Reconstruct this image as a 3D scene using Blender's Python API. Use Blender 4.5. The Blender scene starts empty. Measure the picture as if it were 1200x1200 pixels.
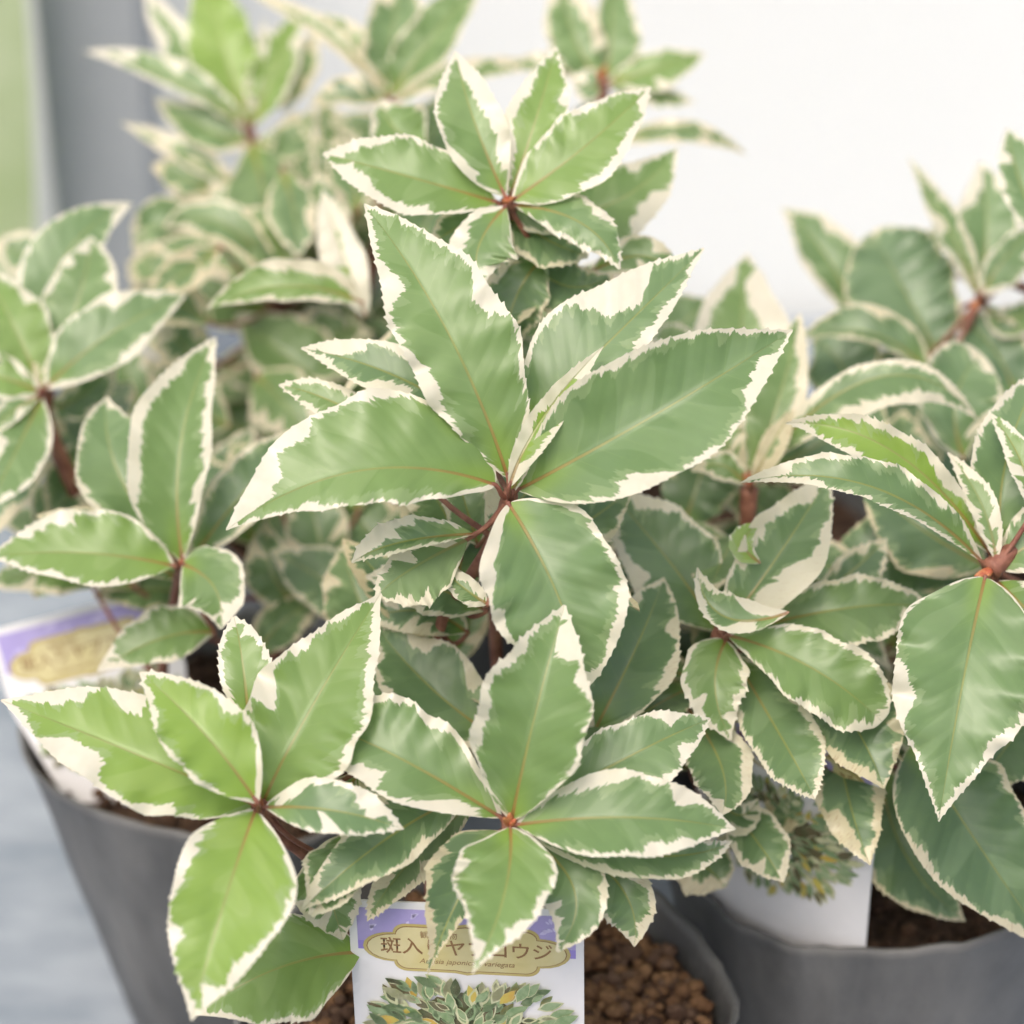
import bpy, bmesh, math, random
from mathutils import Vector, Matrix, noise

S = bpy.context.scene
COL = S.collection

# ------------------------------------------------------------------ camera
PITCH = math.radians(28)
ZC, DIST, LENS = 0.197, 0.50, 85.0
FWD = Vector((0, math.cos(PITCH), -math.sin(PITCH)))
UPV = Vector((0, math.sin(PITCH), math.cos(PITCH)))
RIGHT = Vector((1, 0, 0))
CAM = Vector((0, 0, ZC)) - FWD * DIST
FPX = 1200 * LENS / 36.0
cd = bpy.data.cameras.new('camera')
cd.lens = LENS; cd.sensor_width = 36; cd.clip_start = 0.01; cd.clip_end = 50
cd.dof.use_dof = True; cd.dof.focus_distance = 0.487; cd.dof.aperture_fstop = 8.8
cam = bpy.data.objects.new('camera', cd); COL.objects.link(cam)
cam.location = CAM; cam.rotation_euler = (math.radians(90) - PITCH, 0, 0)
S.camera = cam

# ------------------------------------------------------------------ light: bright overcast
SUN_EL, SUN_AZ = math.radians(58), math.radians(205)   # azimuth from +Y clockwise: from behind the camera, a little left
w = bpy.data.worlds.new('World'); S.world = w; w.use_nodes = True
nt = w.node_tree; nt.nodes.clear()
sky = nt.nodes.new('ShaderNodeTexSky'); sky.sky_type = 'NISHITA'; sky.sun_disc = False
sky.sun_elevation = SUN_EL; sky.sun_rotation = SUN_AZ
sky.dust_density = 6.0; sky.air_density = 1.0; sky.ozone_density = 1.0
bg = nt.nodes.new('ShaderNodeBackground'); bg.inputs[1].default_value = 0.15
out = nt.nodes.new('ShaderNodeOutputWorld')
nt.links.new(sky.outputs[0], bg.inputs[0]); nt.links.new(bg.outputs[0], out.inputs[0])
sl = bpy.data.lights.new('sun', 'SUN'); sl.energy = 1.2; sl.angle = math.radians(35); sl.color = (1.0, 0.95, 0.88)
so = bpy.data.objects.new('sun', sl); COL.objects.link(so)
sd = Vector((math.sin(SUN_AZ) * math.cos(SUN_EL), math.cos(SUN_AZ) * math.cos(SUN_EL), math.sin(SUN_EL)))
so.rotation_euler = sd.to_track_quat('Z', 'Y').to_euler(); so.location = (0, -1, 2)
vs = S.view_settings
S.display_settings.display_device = 'sRGB'
vs.view_transform = 'Standard'; vs.look = 'None'; vs.gamma = 1.0; vs.use_curve_mapping = False
vs.exposure = 0.42
S.render.engine = 'CYCLES'
S.cycles.use_denoising = True
S.cycles.max_bounces = 5; S.cycles.transmission_bounces = 3; S.cycles.diffuse_bounces = 4; S.cycles.glossy_bounces = 2
S.cycles.use_adaptive_sampling = True; S.cycles.adaptive_threshold = 0.05
S.cycles.caustics_reflective = False; S.cycles.caustics_refractive = False

# ------------------------------------------------------------------ helpers
def U(px, py, d):
    """a point d metres in front of the camera, seen at pixel (px, py) of the 1200 px photograph"""
    return CAM + FWD * d + RIGHT * ((px - 600) / FPX * d) - UPV * ((py - 600) / FPX * d)

def proj(p):
    q = p - CAM; d = q.dot(FWD)
    return 600 + q.dot(RIGHT) / d * FPX, 600 - q.dot(UPV) / d * FPX, d

def link(name, me, mat, parent=None, pinv=None):
    o = bpy.data.objects.new(name, me); COL.objects.link(o)
    if mat: me.materials.append(mat)
    if parent is not None:
        o.parent = parent
        o.matrix_parent_inverse = pinv if pinv is not None else Matrix()
    return o

def tag(o, label=None, cat=None, group=None, kind=None):
    if label: o['label'] = label
    if cat: o['category'] = cat
    if group: o['group'] = group
    if kind: o['kind'] = kind
    return o

def mesh(name, verts, faces, smooth=True):
    me = bpy.data.meshes.new(name); me.from_pydata([tuple(v) for v in verts], [], faces)
    if smooth: me.polygons.foreach_set('use_smooth', [True] * len(me.polygons))
    me.update(); return me

class NT:
    def __init__(s, name):
        s.m = bpy.data.materials.new(name); s.m.use_nodes = True
        s.t = s.m.node_tree; s.t.nodes.clear()
        s.out = s.t.nodes.new('ShaderNodeOutputMaterial')
    def n(s, typ, **kw):
        x = s.t.nodes.new(typ)
        for k, v in kw.items(): setattr(x, k, v)
        return x
    def set(s, sock, v):
        if isinstance(v, bpy.types.NodeSocket): s.t.links.new(v, sock)
        elif isinstance(v, (tuple, list)):
            sock.default_value = tuple(v) + ((1.0,) if len(v) == 3 and sock.type == 'RGBA' else ())
        else: sock.default_value = v
    def math(s, op, a, b=0.0, c=0.0, clamp=False):
        x = s.n('ShaderNodeMath', operation=op, use_clamp=clamp)
        for i, v in enumerate((a, b, c)): s.set(x.inputs[i], v)
        return x.outputs[0]
    def mix(s, f, a, b):
        x = s.n('ShaderNodeMix', data_type='RGBA')
        s.set(x.inputs['Factor'], f); s.set(x.inputs[6], a); s.set(x.inputs[7], b)
        return x.outputs[2]
    def ramp(s, v, a, b, lo=0.0, hi=1.0):
        x = s.n('ShaderNodeMapRange', interpolation_type='SMOOTHSTEP')
        for i, q in enumerate((v, a, b, lo, hi)): s.set(x.inputs[i], q)
        return x.outputs[0]
    def vec(s, x, y, z):
        c = s.n('ShaderNodeCombineXYZ')
        for i, q in enumerate((x, y, z)): s.set(c.inputs[i], q)
        return c.outputs[0]
    def noise(s, v, scale, detail=2.0, rough=0.5):
        x = s.n('ShaderNodeTexNoise')
        if v is not None: s.set(x.inputs['Vector'], v)
        s.set(x.inputs['Scale'], scale); s.set(x.inputs['Detail'], detail); s.set(x.inputs['Roughness'], rough)
        return x.outputs[0]
    def bump(s, h, dist, strength=1.0):
        x = s.n('ShaderNodeBump'); s.set(x.inputs['Height'], h)
        s.set(x.inputs['Distance'], dist); s.set(x.inputs['Strength'], strength)
        return x.outputs[0]
    def principled(s, color, rough=0.5, spec=0.5, normal=None, **kw):
        p = s.n('ShaderNodeBsdfPrincipled')
        s.set(p.inputs['Base Color'], color); s.set(p.inputs['Roughness'], rough)
        s.set(p.inputs['Specular IOR Level'], spec)
        if normal is not None: s.set(p.inputs['Normal'], normal)
        for k, v in kw.items(): s.set(p.inputs[k], v)
        return p
    def done(s, shader):
        s.t.links.new(shader.outputs[0] if hasattr(shader, 'outputs') else shader, s.out.inputs[0]); return s.m

# ------------------------------------------------------------------ materials
def leaf_material():
    g = NT('variegated_leaf')
    a = g.n('ShaderNodeAttribute', attribute_name='lf')       # x: mm along, y: signed mm across, z: 0..1 along
    sx = g.n('ShaderNodeSeparateXYZ'); g.set(sx.inputs[0], a.outputs['Vector'])
    x, y, u = sx.outputs
    mg = g.n('ShaderNodeAttribute', attribute_name='mg').outputs['Fac']
    b = g.n('ShaderNodeAttribute', attribute_name='ld')       # seed, young, old
    sb = g.n('ShaderNodeSeparateXYZ'); g.set(sb.inputs[0], b.outputs['Vector'])
    seed, young, old = sb.outputs
    ay = g.math('ABSOLUTE', y)
    side = g.math('SIGN', y)
    vein = g.math('SUBTRACT', x, g.math('MULTIPLY', ay, 0.75))   # constant along a side vein
    so_ = g.math('ADD', g.math('MULTIPLY', seed, 37.0), g.math('MULTIPLY', side, 9.0))
    # ragged inner border of the cream margin, teeth running along the veins
    v1 = g.vec(g.math('MULTIPLY', vein, 1.0), g.math('MULTIPLY', ay, 0.22), so_)
    n1 = g.noise(v1, 0.62, 2.0, 0.55)
    n2 = g.noise(v1, 2.6, 1.0, 0.5)
    jag = g.math('ADD', g.math('MULTIPLY', g.math('SUBTRACT', n1, 0.5), 4.0), g.math('MULTIPLY', g.math('SUBTRACT', n2, 0.5), 1.3))
    cream = g.ramp(g.math('ADD', mg, jag), 0.13, -0.13)
    nh = g.noise(g.vec(g.math('MULTIPLY', vein, 0.3), g.math('MULTIPLY', ay, 0.1), so_), 1.0, 1.0, 0.5)
    half = g.ramp(g.math('SUBTRACT', g.math('ADD', mg, g.math('MULTIPLY', jag, 1.4)), g.math('MULTIPLY', g.math('SUBTRACT', nh, 0.42), 9.0)), 0.35, -0.15)
    # greens
    v2 = g.vec(g.math('MULTIPLY', vein, 0.11), g.math('MULTIPLY', ay, 0.05), so_)
    n3 = g.noise(v2, 1.0, 0.5, 0.4)
    blotch = g.ramp(n3, 0.53, 0.57)
    n4 = g.noise(g.vec(x, y, so_), 0.5, 3.0, 0.6)
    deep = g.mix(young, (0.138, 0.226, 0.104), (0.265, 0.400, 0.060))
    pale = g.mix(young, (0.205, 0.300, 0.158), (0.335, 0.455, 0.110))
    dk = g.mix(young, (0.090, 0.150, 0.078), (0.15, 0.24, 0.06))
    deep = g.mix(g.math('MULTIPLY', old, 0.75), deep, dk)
    green = g.mix(g.math('MULTIPLY', blotch, 0.5), deep, pale)
    green = g.mix(g.ramp(n4, 0.35, 0.75, 0.0, 0.18), green, g.mix(0.5, green, (0.22, 0.36, 0.12)))
    # yellower towards the base along the rib
    basef = g.math('MULTIPLY', g.ramp(u, 0.30, 0.0), g.ramp(ay, 5.0, 0.5))
    green = g.mix(g.math('MULTIPLY', basef, 0.55), green, (0.26, 0.40, 0.05))
    green = g.mix(g.math('MULTIPLY', half, 0.42), green, (0.33, 0.42, 0.22))
    crm = g.mix(n4, (0.70, 0.655, 0.52), (0.76, 0.725, 0.61))
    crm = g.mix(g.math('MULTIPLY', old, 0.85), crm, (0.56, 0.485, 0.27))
    colr = g.mix(cream, green, crm)
    # side veins as faint paler lines, midrib
    ph = g.math('FRACT', g.math('ADD', g.math('DIVIDE', vein, 4.9), seed))
    dv = g.math('ABSOLUTE', g.math('SUBTRACT', ph, 0.5))
    veinl = g.ramp(dv, 0.035, 0.0)
    veinm = g.math('MULTIPLY', g.math('MULTIPLY', veinl, g.ramp(ay, 9.0, 1.0)), g.math('SUBTRACT', 1.0, cream))
    colr = g.mix(g.math('MULTIPLY', veinm, 0.16), colr, (0.30, 0.40, 0.14))
    rw = g.math('MULTIPLY_ADD', g.math('SUBTRACT', 1.0, u), 0.32, 0.09)
    rib = g.ramp(g.math('DIVIDE', ay, rw), 1.15, 0.75)
    ribc = g.mix(g.ramp(u, 0.0, 0.45), (0.34, 0.19, 0.06), (0.28, 0.31, 0.09))
    ribc = g.mix(g.math('MULTIPLY', g.ramp(u, 0.09, 0.0), 0.8), ribc, (0.33, 0.085, 0.045))
    colr = g.mix(g.math('MULTIPLY', rib, g.ramp(u, 0.98, 0.7, 0.15, 0.75)), colr, ribc)
    # brown nicks on the outermost teeth of old leaves
    colr = g.mix(g.math('MULTIPLY', g.math('MULTIPLY', old, g.ramp(n2, 0.62, 0.70)), g.math('MULTIPLY', cream, 0.6)), colr, (0.36, 0.19, 0.07))
    # underside of the blade: paler, matt
    geo = g.n('ShaderNodeNewGeometry')
    back = geo.outputs['Backfacing']
    colr = g.mix(g.math('MULTIPLY', g.math('MULTIPLY', back, 0.55), g.math('SUBTRACT', 1.0, cream)), colr, (0.22, 0.31, 0.13))
    quilt = g.ramp(dv, 0.0, 0.38)
    q2 = g.math('MULTIPLY', quilt, g.ramp(ay, 0.2, 3.0))
    h = g.math('ADD', g.math('MULTIPLY', q2, 0.17), g.math('MULTIPLY', g.noise(g.vec(x, y, so_), 0.13, 0.0, 0.4), 1.6))
    h = g.math('SUBTRACT', h, g.math('MULTIPLY', rib, 0.22))
    nrm = g.bump(h, 0.0009, 0.7)
    p = g.principled(colr, g.math('ADD', 0.35, g.math('MULTIPLY', g.math('ADD', n4, back), 0.16)), 0.5, nrm, **{'Coat Weight': 0.36, 'Coat Roughness': 0.27})
    tr = g.n('ShaderNodeBsdfTranslucent')
    hs = g.n('ShaderNodeHueSaturation'); g.set(hs.inputs['Color'], colr); hs.inputs['Saturation'].default_value = 1.12; hs.inputs['Value'].default_value = 1.35
    g.set(tr.inputs[0], hs.outputs[0])
    mx = g.n('ShaderNodeMixShader'); mx.inputs[0].default_value = 0.30
    g.t.links.new(p.outputs[0], mx.inputs[1]); g.t.links.new(tr.outputs[0], mx.inputs[2])
    return g.done(mx)

def simple(name, c1, c2, scale, rough=0.5, spec=0.5, bump=0.0, detail=4.0, stretch=(1, 1, 1), **kw):
    g = NT(name)
    tc = g.n('ShaderNodeTexCoord').outputs['Object']
    mp = g.n('ShaderNodeMapping'); g.set(mp.inputs[0], tc); mp.inputs['Scale'].default_value = stretch
    n = g.noise(mp.outputs[0], scale, detail, 0.6)
    c = g.mix(g.ramp(n, 0.3, 0.7), c1, c2)
    nm = g.bump(n, bump) if bump else None
    return g.done(g.principled(c, rough, spec, nm, **kw))

M_LEAF = leaf_material()
M_STEM = simple('stem_bark', (0.17, 0.062, 0.043), (0.30, 0.135, 0.09), 260, 0.55, 0.35, 0.0006)
M_BUD = simple('bud', (0.36, 0.07, 0.04), (0.45, 0.20, 0.08), 500, 0.5)
M_POT = simple('pot_film', (0.075, 0.077, 0.079), (0.165, 0.163, 0.158), 30, 0.48, 0.5, 0.0022, 6.0, (1, 1, 0.45))
M_SOIL = simple('dark_soil', (0.035, 0.022, 0.015), (0.10, 0.06, 0.038), 420, 0.95, 0.2, 0.003)
M_CARD = simple('label_card', (0.74, 0.735, 0.74), (0.78, 0.77, 0.775), 60, 0.35, 0.5)
M_PURPLE = simple('label_purple', (0.36, 0.31, 0.60), (0.41, 0.36, 0.64), 90, 0.35)
M_PURPLE2 = simple('label_violet', (0.28, 0.22, 0.62), (0.32, 0.26, 0.64), 90, 0.35)
M_LILAC = simple('label_lilac', (0.56, 0.51, 0.78), (0.62, 0.57, 0.80), 90, 0.35)
M_GOLD = simple('label_gold', (0.47, 0.38, 0.13), (0.52, 0.43, 0.17), 60, 0.35)
M_GOLDP = simple('label_gold_pale', (0.56, 0.49, 0.22), (0.62, 0.56, 0.32), 70, 0.35)
M_INK = simple('label_ink', (0.23, 0.125, 0.05), (0.27, 0.15, 0.06), 90, 0.4)
M_PRG = [simple('print_green', (0.17, 0.27, 0.12), (0.30, 0.39, 0.22), 400, 0.35),
         simple('print_pale', (0.48, 0.50, 0.27), (0.60, 0.60, 0.40), 400, 0.35),
         simple('print_yellow', (0.50, 0.45, 0.10), (0.55, 0.36, 0.08), 400, 0.35),
         simple('print_dark', (0.10, 0.12, 0.06), (0.16, 0.13, 0.07), 400, 0.35)]
M_TABLE = simple('bench_cloth', (0.185, 0.222, 0.262), (0.33, 0.368, 0.41), 22, 0.7, 0.3, 0.001, 6.0, (0.7, 1.6, 1))
M_WALL = simple('white_wall', (0.785, 0.805, 0.785), (0.805, 0.82, 0.80), 3, 0.8, 0.2)
M_POST = simple('grey_post', (0.29, 0.315, 0.33), (0.34, 0.36, 0.375), 8, 0.5)

def grain_material():
    g = NT('soil_grain')
    c = g.n('ShaderNodeAttribute', attribute_name='gc').outputs['Color']
    tc = g.n('ShaderNodeTexCoord').outputs['Object']
    n = g.noise(tc, 900, 4, 0.65)
    colr = g.mix(g.ramp(n, 0.3, 0.75, 0.0, 0.55), c, (0.06, 0.03, 0.018))
    return g.done(g.principled(colr, 0.9, 0.2, g.bump(n, 0.0008)))
M_GRAIN = grain_material()

# ------------------------------------------------------------------ leaf builder
def PROFILE(t, a, b):
    t = t ** 1.16
    return (t ** a) * ((1 - t) ** b) / (((a / (a + b)) ** a) * ((b / (a + b)) ** b))
SCOL = [0.0, 0.10, 0.26, 0.44, 0.62, 0.78, 0.91, 1.0]
leaf_no = 0
zmap = {}

def build_leaf(surf, L_mm, W_mm, shoot, pinv, seed, young=0.2, old=0.0, cream=1.0, blots=(), under=False, lod=1, a=0.76, b=1.1, record=False):
    """surf(t, s, side, k) -> world point; k is the serration offset in mm at the margin"""
    global leaf_no
    leaf_no += 1
    R = random.Random(seed)
    teeth = max(10, min(34, int(L_mm / 1.55)))
    if lod == 2: teeth = max(8, teeth // 2)
    sub = 4 if lod == 1 else 2
    n = teeth * sub
    cols = SCOL if lod == 1 else SCOL[::2] + [1.0]
    nc = len(cols)
    NS = R.choice((8, 9, 10, 11))
    sect = {}
    for sd_ in (-1, 1):
        base = R.uniform(0.6, 1.2)
        for i in range(-8, NS + 2):
            r = base * R.uniform(0.6, 1.35)
            q = R.random()
            if q < 0.10: r += R.uniform(1.5, 4.0)
            elif q < 0.24: r += R.uniform(0.5, 1.6)
            sect[sd_, i] = r * cream
        for (bs, bt, ba, bw) in blots:
            if bs == sd_:
                for i in range(-8, NS + 2):
                    if abs((i + 0.5) / NS - bt) <= bw: sect[sd_, i] = max(sect[sd_, i], ba * R.uniform(0.85, 1.1))
    ph = R.uniform(0, 6.28)
    verts, lf, mgv, faces, idx = [], [], [], [], {}
    tooth_amp = R.uniform(0.34, 0.54)
    for i in range(n + 1):
        t = i / n
        t = min(max(t, 0.004), 0.997)
        pr = PROFILE(t, a, b)
        ph_t = (i % sub) / sub
        saw = (0.0, 0.12, 0.34, 1.0)[i % 4] if sub == 4 else (1.0 if i % 2 else 0.0)
        irr = 0.5 + 1.3 * noise.noise(Vector((i // sub * 0.73, seed * 1.7, 3.1)))
        saw *= max(0.06, irr)
        fade = min(1.0, t / 0.18) * min(1.0, (1 - t) / 0.05 + 0.2)
        for sd_ in (-1, 1):
            for j, s in enumerate(cols):
                if j == 0 and sd_ == 1: idx[i, 1, 0] = idx[i, -1, 0]; continue
                wmm = W_mm[0 if sd_ == -1 else 1]
                k = tooth_amp * saw * fade if j == nc - 1 else 0.0
                P = surf(t, s, sd_, k)
                idx[i, sd_, j] = len(verts); verts.append(P)
                ymm = s * pr * wmm
                lf.append((t * L_mm, sd_ * ymm, t))
                ed = min((1 - s) * pr * wmm, (1 - t) * L_mm * 0.55) + k * 0.5
                sec = math.floor((t - 0.75 * ymm / L_mm) * NS)
                fr = (t - 0.75 * ymm / L_mm) * NS - sec
                m0, m1 = sect.get((sd_, sec), 1.2), sect.get((sd_, sec + 1), 1.2)
                m = m0 + (m1 - m0) * min(1.0, max(0.0, (fr - 0.35) / 0.65)) ** 1.6
                m *= 0.45 + 0.55 * min(1.0, t / 0.3)
                mgv.append(ed - m)
    for i in range(n):
        for sd_ in (-1, 1):
            for j in range(nc - 1):
                q = (idx[i, sd_, j], idx[i, sd_, j + 1], idx[i + 1, sd_, j + 1], idx[i + 1, sd_, j])
                if (sd_ == -1) == (not under): q = q[::-1]
                faces.append(q)
    me = mesh('leaf', verts, faces)
    at = me.attributes.new('lf', 'FLOAT_VECTOR', 'POINT'); at.data.foreach_set('vector', [c for v in lf for c in v])
    at = me.attributes.new('mg', 'FLOAT', 'POINT'); at.data.foreach_set('value', mgv)
    at = me.attributes.new('ld', 'FLOAT_VECTOR', 'POINT')
    at.data.foreach_set('vector', [(seed * 0.137) % 1.0, young, old] * len(verts))
    # upper face of the blade is meant to look up / at the viewer side: make it so
    o = link('leaf', me, M_LEAF, shoot)
    if record:
        for v in verts:
            px, py, d = proj(v); c = (int(px // 10), int(py // 10))
            if d < zmap.get(c, 9): zmap[c] = d
    return o

def px_leaf(shoot, pinv, d0, spec, seed, npx=None):
    bx, by, mx, my, tx, ty, wl, wr = spec[:8]
    wl *= 1.09; wr *= 1.09
    if npx and math.hypot(bx - npx[0], by - npx[1]) < 60: bx, by = bx + (npx[0] - bx) * 0.6, by + (npx[1] - by) * 0.6
    o = dict(spec[8]) if len(spec) > 8 else {}
    d0 = d0 + o.get('d', 0) * 0.001
    mm = d0 / FPX * 1000.0                     # mm per pixel at this depth
    R = random.Random(seed * 7 + 1)
    dy = ty - by
    lp = math.hypot(tx - bx, ty - by)
    dt = o.get('dt', -dy * (0.35 if dy < 0 else 0.85))
    dm = o.get('dm', -0.13 * lp)               # arch: mid of the blade lifted to the viewer
    tl, fold = o.get('tilt', 0.55), o.get('fold', 0.42)
    B, Mi, T = Vector((bx, by, 0)), Vector((mx, my, dt * 0.5 + dm)), Vector((tx, ty, dt))
    C = 2 * Mi - (B + T) / 2
    cur = lambda t: B * (1 - t) ** 2 + C * 2 * t * (1 - t) + T * t * t
    tan = lambda t: (C - B) * 2 * (1 - t) + (T - C) * 2 * t
    a, b = o.get('a', 0.76), o.get('b', 1.1)
    wv = [(R.uniform(1.5, 4.0), R.uniform(0, 6.28), R.uniform(0.02, 0.09)) for _ in range(2)]
    amp = o.get('wave', 1.0)
    curl = o.get('curl', R.uniform(-0.10, 0.16))
    def surf(t, s, sd_, k):
        p = cur(t); tg = tan(t); l = math.hypot(tg.x, tg.y) or 1e-6
        nx, ny = (tg.y / l, -tg.x / l) if sd_ == -1 else (-tg.y / l, tg.x / l)    # -1: left of travel on screen
        wpx = wl if sd_ == -1 else wr
        f, q, am = wv[0 if sd_ == -1 else 1]
        pr = PROFILE(t, a, b)
        off = wpx * pr * s * (1 + 0.05 * math.sin(f * 6.28 * t + q)) + k / mm * (1 if wpx >= 0 else -1)
        offy = ny * off
        ref = max(abs(wpx), 0.6 * max(abs(wl), abs(wr)), 14)
        z = p.z - tl * offy - fold * ref * pr * (s ** 1.2) + curl * ref * pr * s * s * 2
        z += amp * am * ref * pr * (s ** 2) * math.sin(f * 2 * 6.28 * t + q * 2) * 1.6
        z += o.get('dl' if sd_ == -1 else 'dr', 0) * pr * s
        wob = amp * am * ref * pr * s * s * math.sin(f * 2 * 6.28 * t + q) * 0.35
        dd = d0 + z * mm * 0.001
        return U(p.x + nx * off - tg.x / l * k / mm * -0.9, p.y + ny * off + tg.y / l * k / mm * 0.9 + wob, dd)
    L_mm = math.sqrt(lp * lp + dt * dt) * mm
    ref = max(abs(wl), abs(wr))
    W = [max(abs(wl), 0.55 * ref) * 1.1 * mm, max(abs(wr), 0.55 * ref) * 1.1 * mm]
    bl = [(-1 if q[0] == 'L' else 1, q[1], q[2] * mm, q[3]) for q in o.get('bl', ())]
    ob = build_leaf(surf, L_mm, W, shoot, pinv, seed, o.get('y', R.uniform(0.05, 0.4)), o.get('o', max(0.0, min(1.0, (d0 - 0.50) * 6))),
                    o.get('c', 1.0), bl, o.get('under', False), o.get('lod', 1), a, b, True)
    return ob, U(bx, by, d0), (U(*cur(0.06).xy, d0) - U(bx, by, d0))

def world_leaf(shoot, pinv, base, dirv, L, W, droop, seed, old, young, roll=0.0):
    """a leaf laid out in the world; L, W in metres"""
    dirv = dirv.normalized()
    lat = dirv.cross(Vector((0, 0, 1)))
    lat = lat.normalized() if lat.length > 0.05 else Vector((1, 0, 0))
    nrm = lat.cross(dirv).normalized()
    lat, nrm = lat * math.cos(roll) + nrm * math.sin(roll), nrm * math.cos(roll) - lat * math.sin(roll)
    R = random.Random(seed); fo = R.uniform(0.1, 0.35); ph = R.uniform(0, 6)
    def surf(t, s, sd_, k):
        p = base + dirv * (L * (t - 0.12 * droop * t * t)) - Vector((0, 0, 1)) * (droop * L * t * t)
        pr = PROFILE(t, 0.76, 1.1)
        return p + lat * (sd_ * (W * pr * s + k * 0.001)) + nrm * (fo * W * pr * s ** 1.2 + 0.06 * W * s * s * math.sin(9 * t + ph)) + dirv * k * 0.0009
    return surf, (L * 1000, [W * 1000, W * 1000])

def tube(verts, faces, pts, radii, seg=10):
    """append a tube along pts to verts / faces"""
    rings = []
    n = len(pts)
    for i, p in enumerate(pts):
        tg = (pts[min(i + 1, n - 1)] - pts[max(i - 1, 0)]).normalized()
        a = tg.cross(Vector((0.3, -0.9, 0.2))).normalized(); b2 = tg.cross(a)
        rings.append(len(verts))
        for k in range(seg):
            an = 6.28319 * k / seg
            verts.append(p + (a * math.cos(an) + b2 * math.sin(an)) * radii[i])
    for i in range(n - 1):
        for k in range(seg):
            faces.append((rings[i] + k, rings[i] + (k + 1) % seg, rings[i + 1] + (k + 1) % seg, rings[i + 1] + k))
    for r, rev in ((rings[0], True), (rings[-1], False)):
        f = [r + k for k in range(seg)]
        faces.append(tuple(f[::-1] if rev else f))

def catmull(P, m=8):
    Q = [P[0] * 2 - P[1]] + P + [P[-1] * 2 - P[-2]]
    outp = []
    for i in range(1, len(Q) - 2):
        for k in range(m):
            t = k / m
            outp.append(0.5 * ((2 * Q[i]) + (Q[i + 1] - Q[i - 1]) * t + (2 * Q[i - 1] - 5 * Q[i] + 4 * Q[i + 1] - Q[i + 2]) * t * t + (3 * Q[i] - Q[i - 1] - 3 * Q[i + 1] + Q[i + 2]) * t ** 3))
    outp.append(P[-1]); return outp

# ------------------------------------------------------------------ setting
def box(name, x0, x1, y0, y1, z0, z1, mat, bev=0.0):
    bm = bmesh.new(); bmesh.ops.create_cube(bm, size=1.0)
    for v in bm.verts:
        v.co = Vector((x0 + (v.co.x + .5) * (x1 - x0), y0 + (v.co.y + .5) * (y1 - y0), z0 + (v.co.z + .5) * (z1 - z0)))
    if bev: bmesh.ops.bevel(bm, geom=bm.edges[:] , offset=bev, segments=3, affect='EDGES')
    me = bpy.data.meshes.new(name); bm.to_mesh(me); bm.free()
    return link(name, me, mat)

tbl = box('table', -1.4, 1.4, -0.75, 0.56, -0.03, 0.0, M_TABLE, 0.004); tag(tbl, kind='structure')
wall = box('wall', -2.2, 2.2, 0.57, 0.63, -0.6, 1.5, M_WALL); tag(wall, kind='structure')

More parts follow.
